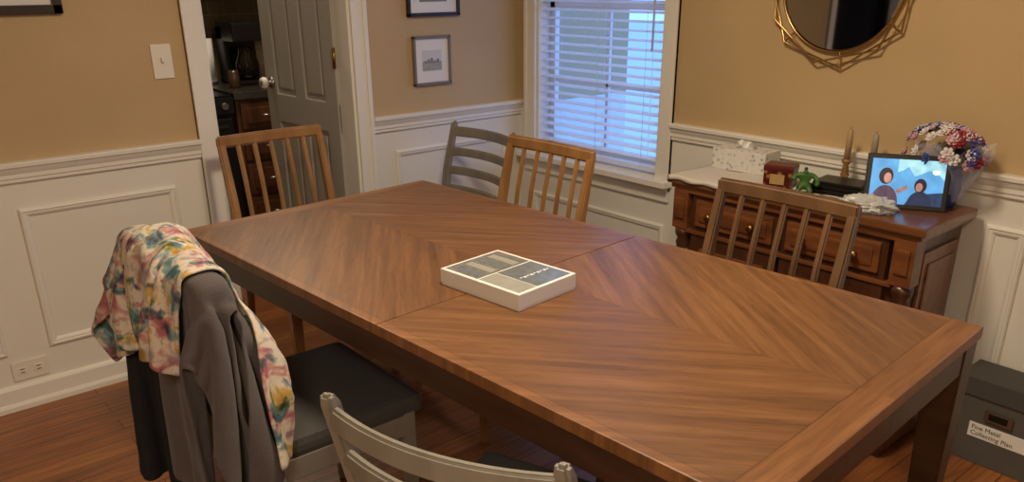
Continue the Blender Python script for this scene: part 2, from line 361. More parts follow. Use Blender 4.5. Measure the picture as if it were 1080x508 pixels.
# ------------------------------------------------------------------ kitchen
KY=4.55
box("wall_kitchen_back",*b2(.62,3.6,5.2,5.3,0,H),TILE,bev=0)
boxes("wall_kitchen_side",[b2(.62,.7,YA+T,5.3,0,H),b2(3.5,3.6,YA+T,5.3,0,H)],mat("kitchen_wall_paint",srgb(120,104,80),.7),bev=0)
kc=empty("kitchen_cabinet",(0,0,0))
KW=wood("kitchen_cabinet_wood",(srgb(70,42,26),srgb(98,62,38)),(20,20,4),.4)
boxes("carcass",[b2(1.79,3.3,KY,5.18,.1,.87),b2(1.81,3.3,KY+.06,5.18,0,.1)],KW,kc)
L=[]
for x in (1.81,2.26,2.71):
    for z0,z1 in ((.70,.85),(.52,.68),(.32,.50),(.12,.30)):
        L+=[b2(x,x+.42,KY-.02,KY,z0,z1),b2(x+.03,x+.39,KY-.028,KY,z0+.03,z1-.03)]
boxes("fronts",L,KW,kc,bev=.006)
for x in (1.96,2.47,2.92):
    for z in (.775,.60,.41,.21): cyl("pull",(x-.04,KY-.045,z),(x+.04,KY-.045,z),.006,.006,STEEL,kc,10)
GRAN=mat("dark_granite",srgb(62,58,54),.15,var=.5,vscale=80)
box("countertop",*b2(1.775,3.35,KY-.03,5.19,.87,.91),GRAN,kc)
kr=empty("kitchen_range",(0,0,0))
boxes("range_body",[b2(1.14,1.765,KY-.02,5.15,.02,.90)],BLKM,kr)
boxes("oven_door",[b2(1.16,1.745,KY-.05,KY-.02,.2,.78)],BLACK,kr,bev=.01)
cyl("oven_handle",(1.22,KY-.09,.74),(1.70,KY-.09,.74),.011,.011,STEEL,kr)
boxes("control_panel",[b2(1.14,1.765,KY-.04,KY-.02,.80,.89),b2(1.14,1.765,5.06,5.15,.9,1.08)],BLACK,kr)
for x in (1.30,1.58):
    for y in (4.7,4.95): cyl("burner",(x,y,.9),(x,y,.915),.085,.08,STEEL,kr)
for x in (1.26,1.38,1.50,1.62,1.71): cyl("control_knob",(x,KY-.06,.845),(x,KY-.035,.845),.018,.02,STEEL,kr,16)
cm=empty("coffee_maker",(2.02,4.92,.91))
boxes("housing",[b2(-.1,.1,-.13,.13,0,.03),b2(-.1,.1,.03,.13,0,.34),b2(-.1,.1,-.13,.13,.25,.36)],BLACK,cm,bev=.012)
lathe("carafe",[(.05,0),(.068,.02),(.07,.09),(.05,.14),(.045,.17),(.05,.18)],(0,-.05,.035),mat("smoked_glass",srgb(40,30,25),.05,trans=.6),cm)
kb=empty("spice_jar",(1.88,4.75,.911))
lathe("jar",[(.03,0),(.032,.004),(.032,.07),(.026,.08),(.026,.1),(.001,.1)],(0,0,0),mat("brown_jar",srgb(70,50,36),.2),kb,24)
kt=empty("kettle",(1.58,4.95,.916))
lathe("body",[(.07,0),(.085,.02),(.08,.08),(.05,.13),(.02,.145),(.012,.16),(.001,.165)],(0,0,0),STEEL,kt,32)
tube("handle",[(-.06,0,.11),(-.07,0,.18),(0,0,.22),(.07,0,.18),(.06,0,.11)],.007,BLACK,kt)
cyl("spout",(.06,0,.07),(.12,0,.13),.016,.009,STEEL,kt)
kp=empty("paper_towel_holder",(1.85,5.08,.911));cyl("base",(0,0,0),(0,0,.01),.06,.06,STEEL,kp);cyl("roll",(0,0,.012),(0,0,.26),.05,.05,PAPER,kp);cyl("post",(0,0,.0),(0,0,.31),.006,.006,STEEL,kp)
kc2=empty("kitchen_wall_cabinet",(0,0,0))
boxes("carcass",[b2(1.0,3.3,4.87,5.19,1.45,2.2)],KW,kc2)
boxes("fronts",[b2(x,x+.38,4.85,4.87,1.47,2.18) for x in (1.02,1.42,1.82,2.22,2.62)]+[b2(x+.06,x+.32,4.84,4.87,1.55,2.1) for x in (1.02,1.42,1.82,2.22,2.62)],KW,kc2,bev=.006)

# ------------------------------------------------------------------ dining table
TX,TY,RT,TW,TL=.773,2.539,.066,.962,2.027
ca,sa=math.cos(RT),math.sin(RT)
cx=TX+ca*TW/2+sa*TL/2;cy=TY+sa*TW/2-ca*TL/2
tb=empty("dining_table",(cx,cy,0),RT)
hw,hl=TW/2,TL/2
boxes("tabletop",[b2(-hw,hw,-.0392,hl,.732,.76),b2(-hw,hw,-hl,-.0408,.732,.76)],TABLE,tb,bev=.004)
boxes("apron",[b2(-hw+.008,-hw+.03,-hl+.01,hl-.01,.662,.733),b2(hw-.03,hw-.008,-hl+.01,hl-.01,.662,.733),b2(-hw+.01,hw-.01,-hl+.008,-hl+.03,.662,.733),b2(-hw+.01,hw-.01,hl-.03,hl-.008,.662,.733),b2(-hw+.02,hw-.02,-.06,-.02,.68,.732)],TDARK,tb)
for i,(sx,sy) in enumerate(((-1,-1),(1,-1),(1,1),(-1,1))):
    x=sx*(hw-.043);y=sy*(hl-.043)
    beam("leg_%d"%(i+1),[(x+sx*.006,y+sy*.006,0),(x,y,.66),(x,y,.733)],[(.048,.048),(.076,.076),(.076,.076)],TDARK,tb,bev=.005)

# ------------------------------------------------------------------ chairs
def spindle_chair(loc,rz,wm,top=.93):
    e=empty("dining_chair",loc,rz)
    W=.44;hb=W/2-.015
    for s in (-1,1):
        beam("back_post",[(-.25,s*hb,0),(-.205,s*hb,.30),(-.2,s*hb,.46),(-.235,s*hb,.7),(-.285,s*hb,top)],[(.03,.026),(.042,.03),(.044,.032),(.036,.03),(.026,.028)],wm,e,bev=.005)
        beam("front_leg",[(.21,s*(hb-.005),0),(.19,s*(hb-.01),.43)],[(.028,.028),(.042,.042)],wm,e,bev=.005)
        box("side_rail",*b2(-.2,.19,s*hb-.011,s*hb+.011,.37,.43),wm,e)
    strip("top_rail",[(-.286-.013*(1-(t/6-1)**2),-W/2+W*t/12,top+.005) for t in range(13)],.045,.024,wm,e)
    strip("lower_rail",[(-.222-.012*(1-(t/6-1)**2),-hb+2*hb*t/12,.60) for t in range(13)],.035,.02,wm,e)
    for k in range(5):
        y=-hb+2*hb*(k+1)/6;q=(1-(y/hb)**2)
        beam("spindle_%d"%(k+1),[(-.222-.012*q,y,.60),(-.250-.012*q,y,.76),(-.286-.013*q,y,top)],[(.014,.016),(.014,.018),(.014,.018)],wm,e,bev=.004)
    boxes("cross_rails",[b2(.18,.2,-hb,hb,.37,.43),b2(-.21,-.19,-hb,hb,.37,.43)],wm,e)
    boxes("seat",[b2(-.2,.225,-W/2+.012,W/2-.012,.425,.475)],SEAT,e,bev=.018)
    return e
spindle_chair((1.335,2.785,0),-math.pi/2,TAN,.912)
spindle_chair((1.68,2.115,0),math.pi+.03,TAN,.918)
spindle_chair((1.71,1.18,0),math.pi+.02,TAN2,.910)

def ladder_chair(loc,rz,top=.86):
    e=empty("dining_chair",loc,rz)
    W=.46;hb=W/2-.016
    for s in (-1,1):
        beam("back_post",[(-.26,s*hb,0),(-.205,s*hb,.30),(-.2,s*hb,.46),(-.225,s*hb,.66),(-.275,s*hb,top-.01),(-.283,s*hb,top+.012)],[(.028,.026),(.04,.03),(.044,.032),(.036,.03),(.03,.028),(.018,.022)],GREYW,e,bev=.006)
        beam("front_leg",[(.20,s*(hb-.005),0),(.19,s*(hb-.01),.43)],[(.028,.028),(.042,.042)],GREYW,e,bev=.005)
        box("side_rail",*b2(-.2,.19,s*hb-.011,s*hb+.011,.36,.42),GREYW,e)
    for i,(z,h) in enumerate(((top-.035,.045),(top-.125,.038),(top-.21,.038),(top-.295,.038))):
        xb=-.2-.083*max(0,(z-.46)/(top-.46))**1.3
        strip("slat_%d"%(i+1),[(xb-.045*(1-(t/8-1)**2),-hb+2*hb*t/16,z) for t in range(17)],h,.017,GREYW,e)
    boxes("cross_rails",[b2(.18,.2,-hb,hb,.36,.42),b2(-.21,-.19,-hb,hb,.36,.42)],GREYW,e)
    boxes("seat",[b2(-.21,.235,-W/2+.005,W/2-.005,.415,.47)],SEAT,e,bev=.02)
    return e
ladder_chair((1.955,2.86,0),math.pi-.02,.868)
ladder_chair((.80,1.83,0),.0,.885)
ladder_chair((.855,.985,0),.36,.85)

# ------------------------------------------------------------------ clothes over chair (cloth simulation, frozen to meshes)
HOOD=mat("grey_fleece",srgb(86,79,80),.95,bump=.25,bscale=300,var=.12,vscale=20,sheen=.12)
BLKC=mat("black_cloth",srgb(24,23,28),.9,bump=.2,bscale=300)
colls=[]
def collider(o,th=.006):
    md=o.modifiers.new("col",'COLLISION');o.collision.thickness_outer=th;o.collision.thickness_inner=.02;o.collision.cloth_friction=70;colls.append(o)
prox=boxes("tmp_proxy",[b2(.505,.545,1.60,2.06,.40,.898),b2(.575,1.035,1.60,2.06,.37,.472),b2(.56,.60,1.60,2.06,.40,.6),b2(-.5,.8,1.0,3.0,-.1,.0),b2(.795,1.8,.5,2.7,.66,.765)],None,bev=.004)
collider(prox)
def garment(name,inside,s0,s1,q0,q1,pos,m,frames=60,dx=.0165,gather=1.0,amp=.02,waves=4,rot=0,mass=.3,bend=.4):
    bm=bmesh.new();g={}
    ns=int((s1-s0)/dx);nq=int((q1-q0)/dx)
    for i in range(ns+1):
        for j in range(nq+1):
            s=s0+i*dx;q=q0+j*dx
            if inside(s,q):
                w=amp*math.sin(s*waves*2*math.pi/.5+q*1.5)
                X=q*math.cos(rot)-s*gather*math.sin(rot);Y=q*math.sin(rot)+s*gather*math.cos(rot)
                g[i,j]=bm.verts.new((pos[0]+X+.004*noise.noise(Vector((s*9,q*9,1))),pos[1]+Y,pos[2]+amp+w+.012*noise.noise(Vector((s*7,q*7,3)))))
    for (i,j) in list(g):
        if all(k in g for k in ((i+1,j),(i,j+1),(i+1,j+1))): bm.faces.new((g[i,j],g[i+1,j],g[i+1,j+1],g[i,j+1]))
    bmesh.ops.delete(bm,geom=[v for v in bm.verts if not v.link_faces],context='VERTS')
    o=done(name,bm,m,None,True)
    c=o.modifiers.new("cloth",'CLOTH');st=c.settings
    st.quality=7;st.mass=mass;st.tension_stiffness=12;st.compression_stiffness=12;st.shear_stiffness=6;st.bending_stiffness=bend;st.air_damping=2
    cs=c.collision_settings;cs.use_collision=True;cs.distance_min=.006;cs.collision_quality=4;cs.use_self_collision=True;cs.self_distance_min=.006
    c.point_cache.frame_start=1;c.point_cache.frame_end=frames+5
    S.frame_start=1;S.frame_end=frames+5
    for f in range(1,frames+1): S.frame_set(f)
    dg=bpy.context.evaluated_depsgraph_get();me=bpy.data.meshes.new_from_object(o.evaluated_get(dg))
    o.modifiers.clear();o.data=me;me.name=name
    S.frame_set(1)
    return o
def finish(o,th):
    md=o.modifiers.new("thick",'SOLIDIFY');md.thickness=th;md.offset=1
    sm=o.modifiers.new("sub",'SUBSURF');sm.levels=1;sm.render_levels=1
bj=garment("black_jacket",lambda s,q:True,-.20,.27,-.64,.30,(.520,2.00,.910),BLKC,50,.018,.8,.012,3)
collider(bj,.007)
hd=garment("grey_hoodie",lambda s,q:(-.30<=s<=(.20 if q>-.25 else .05)) or (s<-.30 and -.17<=q<=.03) or (s<-.30 and .12<=q<=.30),-.80,.22,-.62,.46,(.525,1.83,.935),HOOD,62,.0175,.80,.018,3.2)
collider(hd,.007)
td=garment("tie_dye_sweatshirt",lambda s,q:(-.27<=s<=.34) or (s<-.27 and .07<=q<=.185) or (s>.34 and -.2<=q<=-.08),-.62,.50,-.31,.27,(.527,1.87,.962),TIE,60,.0155,.80,.022,4.4)
for o in colls: 
    for md in list(o.modifiers): o.modifiers.remove(md)
bpy.data.objects.remove(prox)
finish(bj,.006);finish(hd,.009);finish(td,.008)

# ------------------------------------------------------------------ box on table
pb=empty("boxed_game",(1.225,1.475,.76),.10)
PW,PL,PH=.205,.275,.042
boxes("carton",[b2(-PW/2,PW/2,-PL/2,PL/2,0,PH),b2(-PW/2-.0015,PW/2+.0015,-PL/2-.0015,PL/2+.0015,.006,PH+.0012)],PAPER,pb,bev=.002)
G1=mat("box_print_grey",srgb(120,120,114),.25,var=.5,vscale=60,coat=.6);G2=mat("box_print_slate",srgb(110,118,122),.2,var=.45,vscale=45,coat=.6);G3=mat("box_print_silver",srgb(160,160,152),.3,var=.25,vscale=30,coat=.6)
zt=PH+.0018
box("cover_picture_a",*b2(-.094,.094,.012,.130,zt-.001,zt),G1,pb,bev=0)
box("cover_picture_b",*b2(-.03,.094,-.130,.007,zt-.001,zt),G2,pb,bev=0)
box("cover_picture_c",*b2(-.094,-.033,-.130,.007,zt-.001,zt),G3,pb,bev=0)
for i in range(4): box("cover_stripe_%d"%i,*b2(-.08+.04*i,-.055+.04*i,.02,.115,zt,zt+.0004),G3 if i%2 else G2,pb,bev=0)
boxes("cover_title",[b2(-.02+.012*i,-.012+.012*i,-.065-.004*(i%2),-.061,zt,zt+.0004) for i in range(9)],PAPER,pb,bev=0)

# ------------------------------------------------------------------ sideboard
sx0,sx1,sy0,sy1,sh=2.40,2.745,.97,1.89,.80
sb=empty("sideboard",(0,0,0))
boxes("top",[b2(sx0-.02,sx1,sy0-.025,sy1+.025,sh-.028,sh),b2(sx0-.008,sx1,sy0-.012,sy1+.012,sh-.046,sh-.028)],SBT,sb,bev=.007)
boxes("carcass",[b2(sx0+.03,sx1,sy0+.012,sy1-.012,.10,sh-.046)],SBD,sb)
boxes("plinth",[b2(sx0+.0,sx1,sy0-.008,sy1+.008,.03,.11),b2(sx0+.012,sx1,sy0+.005,sy1-.005,.11,.125)],SBD,sb,bev=.006)
boxes("feet",[b2(sx0,sx0+.08,y,y+.08,0,.04) for y in (sy0,sy1-.08)]+[b2(sx1-.08,sx1,y,y+.08,0,.04) for y in (sy0,sy1-.08)],SBD,sb,bev=.006)
for y in (sy0+.035,sy1-.035):
    lathe("turned_column",[(.034,.125),(.034,.15),(.026,.16),(.03,.175),(.022,.19),(.030,.24),(.032,.3),(.028,.42),(.024,.52),(.03,.54),(.024,.555),(.034,.575),(.034,.60)],(sx0+.03,y,0),SBD,sb,28)
    for k in range(10):
        a=2*math.pi*k/10;cyl("reed",(sx0+.03+.026*math.cos(a),y+.026*math.sin(a),.2),(sx0+.03+.024*math.cos(a),y+.024*math.sin(a),.52),.006,.005,SBW,sb,8)
    boxes("column_block",[b2(sx0-.005,sx0+.06,y-.034,y+.034,.60,sh-.046),b2(sx0-.012,sx0+.0,y-.022,y+.022,.64,.72)],SBW,sb,bev=.006)
dy0,dy1=sy0+.08,sy1-.08;n=2;w=(dy1-dy0)/n
L=[];L2=[]
for i in range(n):
    a=dy0+i*w+.006;b=dy0+(i+1)*w-.006
    L+=[b2(sx0+.005,sx0+.03,a,b,.605,.745)]
    L2+=[b2(sx0-.006,sx0+.01,a+.02,b-.02,.625,.725),b2(sx0-.012,sx0+.01,a+.04,b-.04,.645,.705)]
    L+=[b2(sx0+.005,sx0+.03,a,b,.14,.59)]
    L2+=[b2(sx0-.004,sx0+.01,a+.045,b-.045,.19,.54),b2(sx0-.012,sx0+.01,a+.08,b-.08,.24,.49)]
boxes("fronts",L,SBD,sb,bev=.004);boxes("raised_panels",L2,SBW,sb,bev=.009)
boxes("mouldings",[b2(sx0-.002,sx0+.03,sy0+.06,sy1-.06,.59,.605),b2(sx0-.006,sx0+.03,sy0+.06,sy1-.06,.742,.756)],SBW,sb,bev=.004)
for i in range(n):
    yc=dy0+(i+.5)*w
    for k in (-.09,.09):
        o=lathe("drawer_knob",[(.006,0),(.006,.012),(.014,.018),(.012,.026),(.001,.028)],(0,0,0),BRASS,sb,16)
        o.rotation_euler=(0,-math.pi/2,0);o.location=(sx0-.010,yc+k,.675)
boxes("end_panel",[b2(sx0+.07,sx1-.03,sy0+.002,sy0+.014,.18,.70),b2(sx0+.10,sx1-.06,sy0-.004,sy0+.014,.22,.66)],SBW,sb,bev=.006)

def clothmesh(name,x0,x1,y0,y1,z,over,m,th=.003):
    bm=bmesh.new();nx,ny=30,30;g=[];tot=(x1-x0)+over
    for j in range(ny+1):
        row=[];y=y0+(y1-y0)*j/ny
        for i in range(nx+1):
            d=tot*i/nx
            if d<=x1-x0: p=(x1-d,y,z+.0015*math.sin(y*40+d*25)+.002)
            else:
                q=d-(x1-x0);r=(1+.12*math.sin(y*60));p=(x0-.004-.003*math.sin(y*50),y,z-q*r)
            row.append(bm.verts.new(p))
        g.append(row)
    for j in range(ny):
        for i in range(nx): bm.faces.new((g[j][i],g[j][i+1],g[j+1][i+1],g[j+1][i]))
    o=done(name,bm,m,None,True);md=o.modifiers.new("s",'SOLIDIFY');md.thickness=th;return o
LACE=mat("white_linen",srgb(206,200,190),.9,bump=.4,bscale=250,var=.08,vscale=120)
clothmesh("table_runner",sx0-.024,2.73,1.58,1.905,sh+.001,.012,LACE)
clothmesh("placemat",2.52,2.735,1.22,1.54,sh+.001,0,LACE)
def tissue_mat():
    m,nt,b=newmat("tissue_box_floral")
    tc=nt.nodes.new("ShaderNodeTexCoord");v=nt.nodes.new("ShaderNodeTexVoronoi");v.inputs["Scale"].default_value=55;nt.links.new(tc.outputs["Object"],v.inputs["Vector"])
    r=ramp(nt,[(.2,srgb(150,155,160)),(.35,srgb(206,205,200)),(.7,srgb(212,210,205))]);nt.links.new(v.outputs["Distance"],r.inputs[0]);nt.links.new(r.outputs[0],b.inputs["Base Color"]);return m
tbx=empty("tissue_box",(2.66,1.765,sh+.004),.10);TM=tissue_mat()
boxes("carton",[b2(-.06,.06,-.11,.11,0,.08)],TM,tbx,bev=.003)
lathe("oval_slot",[(.001,0),(.04,0),(.04,.001),(.001,.001)],(0,0,.080),mat("slot_film",srgb(190,190,195),.2),tbx)
bm=bmesh.new();g_=[]
for j in range(13):
    row=[]
    for i in range(13):
        u=(i/12-.5);v=j/12;row.append(bm.verts.new((.012*math.sin(u*14+v*3)*(.4+v),u*.05*(1+v*.6),.078+v*.03*(1-.8*u*u)+.004*math.sin(u*20))))
    g_.append(row)
for j in range(12):
    for i in range(12): bm.faces.new((g_[j][i],g_[j][i+1],g_[j+1][i+1],g_[j+1][i]))
done("tissue",bm,PAPER,tbx,True)
def plaid():
    m,nt,b=newmat("red_print")
    tc=nt.nodes.new("ShaderNodeTexCoord");c=nt.nodes.new("ShaderNodeTexVoronoi");c.inputs["Scale"].default_value=45;nt.links.new(tc.outputs["Object"],c.inputs["Vector"])
    r=ramp(nt,[(.2,srgb(150,110,60)),(.35,srgb(96,26,24)),(.7,srgb(60,16,18))]);nt.links.new(c.outputs["Distance"],r.inputs[0]);nt.links.new(r.outputs[0],b.inputs["Base Color"]);b.inputs["Roughness"].default_value=.35;return m
tn=empty("candle_tin",(2.53,1.53,sh+.001),.3)
boxes("tin_body",[b2(-.043,.043,-.05,.05,0,.072)],plaid(),tn,bev=.008)
boxes("tin_lid",[b2(-.045,.045,-.052,.052,.058,.080)],mat("tin_lid_red",srgb(84,24,24),.35),tn,bev=.008)
boxes("tin_label",[b2(-.0455,-.044,-.025,.025,.015,.05)],mat("label_gold",srgb(170,140,90),.5),tn,bev=0)

def skinfig(name,nodes,edges,m,parent,sub=2):
    me=bpy.data.meshes.new(name);me.from_pydata([n[0] for n in nodes],edges,[]);o=obj(name,me,m,parent)
    sk=o.modifiers.new("sk",'SKIN')
    for i,nn in enumerate(nodes):
        me.skin_vertices[0].data[i].radius=(nn[1],nn[1]);me.skin_vertices[0].data[i].use_root=(i==0)
    ss=o.modifiers.new("ss",'SUBSURF');ss.levels=sub;ss.render_levels=sub
    sk.use_smooth_shade=True
    return o
GREEN=mat("toy_green",srgb(58,100,42),.45);PURP=mat("toy_purple",srgb(60,40,90),.5)
tf=empty("toy_action_figure",(2.475,1.405,sh+.001),math.radians(215));tf.scale=(.80,.80,.72)
nodes=[((0,0,.050),.014),((.004,0,.070),.016),((.008,0,.090),.022),((.012,0,.108),.010),((.016,0,.122),.013),
 ((.006,.032,.098),.012),((.02,.050,.078),.010),((.045,.046,.066),.010),((.006,-.032,.098),.012),((.022,-.052,.082),.010),((.05,-.048,.09),.011),
 ((.012,.018,.040),.013),((.03,.026,.022),.010),((.012,.028,.007),.008),((.034,.030,.005),.007),((.012,-.018,.040),.013),((.03,-.026,.022),.010),((.012,-.028,.007),.008),((.034,-.030,.005),.007),((.058,.044,.062),.011),((.062,-.046,.094),.011)]
edges=[(0,1),(1,2),(2,3),(3,4),(2,5),(5,6),(6,7),(2,8),(8,9),(9,10),(0,11),(11,12),(12,13),(13,14),(0,15),(15,16),(16,17),(17,18),(7,19),(10,20)]
skinfig("figure_body",nodes,edges,GREEN,tf)
skinfig("figure_shorts",[((0,0,.052),.0165),((.010,.017,.040),.0150),((.010,-.017,.040),.0150)],[(0,1),(0,2)],PURP,tf,1)
skinfig("figure_hair",[((.013,0,.130),.010),((.006,0,.126),.009)],[(0,1)],BLACK,tf,1)
nb=empty("notebook_stack",(2.59,1.33,sh+.006),.12)
boxes("notebooks",[b2(-.065,.065,-.09,.09,0,.014),b2(-.06,.065,-.085,.09,.015,.028),b2(-.055,.06,-.08,.08,.029,.040)],BLACK,nb,bev=.003)
boxes("pages",[b2(-.061,.061,-.086,.086,.003,.011)],PAPER,nb,bev=0)
def candlestick(x,y,h,m,cm_,tall):
    e=empty("candlestick",(x,y,sh+.005))
    lathe("holder",[(.028,0),(.030,.006),(.020,.014),(.010,.024),(.016,.036),(.009,.05),(.012,h*.6),(.008,h*.75),(.016,h*.9),(.017,h),(.001,h)],(0,0,0),m,e)
    lathe("candle",[(.011,h-.005),(.0105,h+tall*.6),(.009,h+tall-.005),(.002,h+tall)],(0,0,0),cm_,e,16)
    cyl("wick",(0,0,h+tall),(0,0,h+tall+.008),.001,.001,BLACK,e,6)
candlestick(2.703,1.385,.090,TAN,mat("tan_wax",srgb(165,138,104),.5),.105)
candlestick(2.708,1.295,.090,BRASS,mat("grey_wax",srgb(150,138,122),.5),.100)
# digital photo frame
df=empty("digital_photo_frame",(2.545,1.095,sh+.001),math.radians(30))
TL_=Matrix.Rotation(math.radians(14),4,'Y')
def tb_(name,c,s,m,bev=.002): return box(name,c,s,m,df,bev,TL_)
tb_("bezel",*b2(0,.016,-.122,.122,.0,.172),BLACK,.004)
def em(name,r,g_,b__,s=1.0,var=.75,vs=48): return mat(name,srgb(r,g_,b__),.3,emit=s,var=var,vscale=vs)
def patch(name,pts,m,x):
    bm=bmesh.new();vs=[bm.verts.new((x,p[0],p[1]*.965)) for p in pts];bm.faces.new(vs)
    bmesh.ops.transform(bm,matrix=TL_,verts=bm.verts);return done(name,bm,m,df)
def ell(yc,zc,ry,rz_,n=20,a0=0,a1=2*math.pi): return [(yc+ry*math.cos(a0+(a1-a0)*i/n),zc+rz_*math.sin(a0+(a1-a0)*i/n)) for i in range(n+(0 if a1>6 else 1))]
patch("screen_backdrop",[(-.106,.016),(.106,.016),(.106,.162),(-.106,.162)],em("scr_blue",80,150,220,.85,.6,22),-.0012)
patch("screen_trees",[(-.106,.10),(-.085,.122),(-.06,.13),(-.04,.118),(-.02,.11),(0,.14),(.012,.128),(.03,.12),(.03,.162),(-.106,.162)],em("scr_pale",140,195,235,.95,.6,40),-.0016)
patch("screen_table",[(-.106,.016),(.0,.016),(-.02,.05),(-.106,.062)],em("scr_teal",36,64,104,.5),-.0018)
patch("screen_torso_a",ell(.060,.016,.040,.060,20,0,math.pi),em("scr_shirt_a",84,66,92,.5),-.0020)
patch("screen_arm_a",[(.022,.05),(.03,.060),(.0,.080),(-.006,.070)],em("scr_arm_a",160,122,118,.5),-.0021)
patch("screen_hair_a",ell(.062,.106,.021,.027),em("scr_hair_a",44,34,44,.5),-.0022)
patch("screen_face_a",[(p[0],p[1]) for p in ell(.057,.100,.011,.017)],em("scr_face_a",190,142,132,.6,.45,70),-.0024)
patch("screen_torso_b",ell(-.042,.016,.036,.046,20,0,math.pi),em("scr_shirt_b",30,48,84,.5),-.0026)
patch("screen_hair_b",ell(-.040,.080,.018,.023),em("scr_hair_b",34,30,46,.5),-.0028)
patch("screen_face_b",ell(-.037,.075,.010,.014),em("scr_face_b",170,128,120,.55,.45,70),-.0030)
patch("screen_lamp",ell(-.08,.125,.010,.007),em("scr_lamp",250,240,200,1.2,.05),-.0022)
box("easel_leg",*b2(.0,.006,-.02,.02,.0,.14),BLACK,df,.001,Matrix.Translation((.066,0,0))@Matrix.Rotation(math.radians(-14),4,'Y'))
bm=bmesh.new();bmesh.ops.create_icosphere(bm,subdivisions=5,radius=1)
for v in bm.verts:
    n1=noise.noise(v.co*2.3);n2=noise.noise(v.co*6+Vector((3,1,0)));n3=abs(noise.noise(v.co*11))
    r=1+.3*n1+.2*n2+.15*n3
    v.co=Vector((v.co.x*.045*r,v.co.y*.080*r,max(-.0,v.co.z*.030*r+.018)))
BAG=mat("clear_plastic_bag",srgb(215,218,215),.25,trans=.35)
o=done("plastic_bag",bm,BAG,None,True);o.location=(2.445,1.165,sh+.001);o.rotation_euler=(0,0,.3)
VS=mat("blue_glass",srgb(50,80,150),.08,trans=.3);LEAF=mat("leaf_green",srgb(50,90,50),.6)
vf=empty("flower_vase",(2.690,1.035,sh+.001))
lathe("vase",[(.030,0),(.038,.01),(.044,.06),(.040,.10),(.032,.115),(.036,.13),(.032,.13),(.026,.115)],(0,0,0),VS,vf)
FW=[mat("petal_white",srgb(214,208,206),.7),mat("petal_red",srgb(140,34,46),.7),mat("petal_blue",srgb(56,76,150),.7),mat("petal_pink",srgb(196,150,160),.7)]
fb=[bmesh.new() for _ in FW];lb=bmesh.new()
for i in range(96):
    th_=random.uniform(0,2*math.pi);ph=random.uniform(0,1.75);R=.108
    c=Vector((R*math.sin(ph)*math.cos(th_)*.68-.018,R*math.sin(ph)*math.sin(th_)*1.15+.024,.165+R*math.cos(ph)*.82))
    k=random.choices([0,1,2,3],[6,2,3,3])[0];nrm=(c-Vector((0,0,.14))).normalized();q=nrm.to_track_quat('Z','Y').to_matrix().to_4x4()
    for lay,(np_,rr,tl) in enumerate(((6,.019,.5),(5,.013,.95))):
        for j in range(np_):
            a=2*math.pi*j/np_+lay*.5
            t=bmesh.new();bmesh.ops.create_uvsphere(t,u_segments=6,v_segments=4,radius=1)
            bmesh.ops.scale(t,vec=(rr*.62,rr*.45,.0025),verts=t.verts)
            mt=Matrix.Translation(c)@q@Matrix.Rotation(a,4,'Z')@Matrix.Translation((rr*.55,0,.004*lay))@Matrix.Rotation(-tl,4,'Y')
            bmesh.ops.transform(t,matrix=mt,verts=t.verts)
            me=bpy.data.meshes.new("t");t.to_mesh(me);t.free();fb[k].from_mesh(me);bpy.data.meshes.remove(me)
for k,bmk in enumerate(fb): done("petals_%d"%k,bmk,FW[k],vf,True)
for i in range(14):
    th_=2*math.pi*i/14;t=bmesh.new();bmesh.ops.create_uvsphere(t,u_segments=8,v_segments=5,radius=1);bmesh.ops.scale(t,vec=(.028,.012,.003),verts=t.verts)
    mt=Matrix.Rotation(th_,4,'Z')@Matrix.Translation((.045,0,.135+.01*(i%3)))@Matrix.Rotation(-.3,4,'Y')
    bmesh.ops.transform(t,matrix=mt,verts=t.verts);me=bpy.data.meshes.new("t");t.to_mesh(me);t.free();lb.from_mesh(me);bpy.data.meshes.remove(me)
done("leaves",lb,LEAF,vf,True)
for i in range(7): cyl("stem",(0.01*math.cos(i),.01*math.sin(i),.02),(.035*math.cos(i*.9),.04*math.sin(i*.9),.17),.002,.002,LEAF,vf,6)
bm=bmesh.new();rg=[]
for k in range(12):
    t=k/11;ring=[]
    for i in range(48):
        a=2*math.pi*i/48;r=(.045+.075*t**1.1)*(1+.10*t*math.sin(a*7+2*t)+.05*math.sin(a*13));ring.append(bm.verts.new((r*math.cos(a)*.68,r*math.sin(a),.02+.17*t+.02*t*math.sin(a*5))))
    rg.append(ring)
for a,b in zip(rg,rg[1:]):
    for i in range(48): bm.faces.new((a[i],a[(i+1)%48],b[(i+1)%48],b[i]))
WR,nt,b_=newmat("cellophane");b_.inputs["Base Color"].default_value=(.75,.82,1,1);b_.inputs["Roughness"].default_value=.1;b_.inputs["Alpha"].default_value=.22
done("cellophane_wrap",bm,WR,vf,True)

# ------------------------------------------------------------------ mirror on wall
mi=empty("wall_mirror",(XB-.002,1.53,1.465))
o=lathe("mirror_glass",[(.001,0),(.222,0),(.222,.008),(.214,.012),(.001,.012)],(0,0,0),mat("tinted_mirror_glass",srgb(175,178,184),.03,metal=1),mi,64,False);o.rotation_euler=(0,-math.pi/2,0)
ring=[(-.014,.222*math.cos(2*math.pi*i/64),.222*math.sin(2*math.pi*i/64)) for i in range(64)]
tube("inner_ring",ring,.004,GOLD,mi,True)
def poly(n,r,ph,x): return [(x,r*math.cos(2*math.pi*i/n+ph),r*math.sin(2*math.pi*i/n+ph)) for i in range(n)]
A=poly(7,.275,.10,-.02);B=poly(7,.265,.10+math.pi/7*.75,-.030)
tube("outer_polygon",A,.004,GOLD,mi,True);tube("outer_polygon",B,.004,GOLD,mi,True)
for i in range(7):
    an=.10+2*math.pi*i/7;tube("standoff",[A[i],(-.014,.222*math.cos(an),.222*math.sin(an))],.003,GOLD,mi)

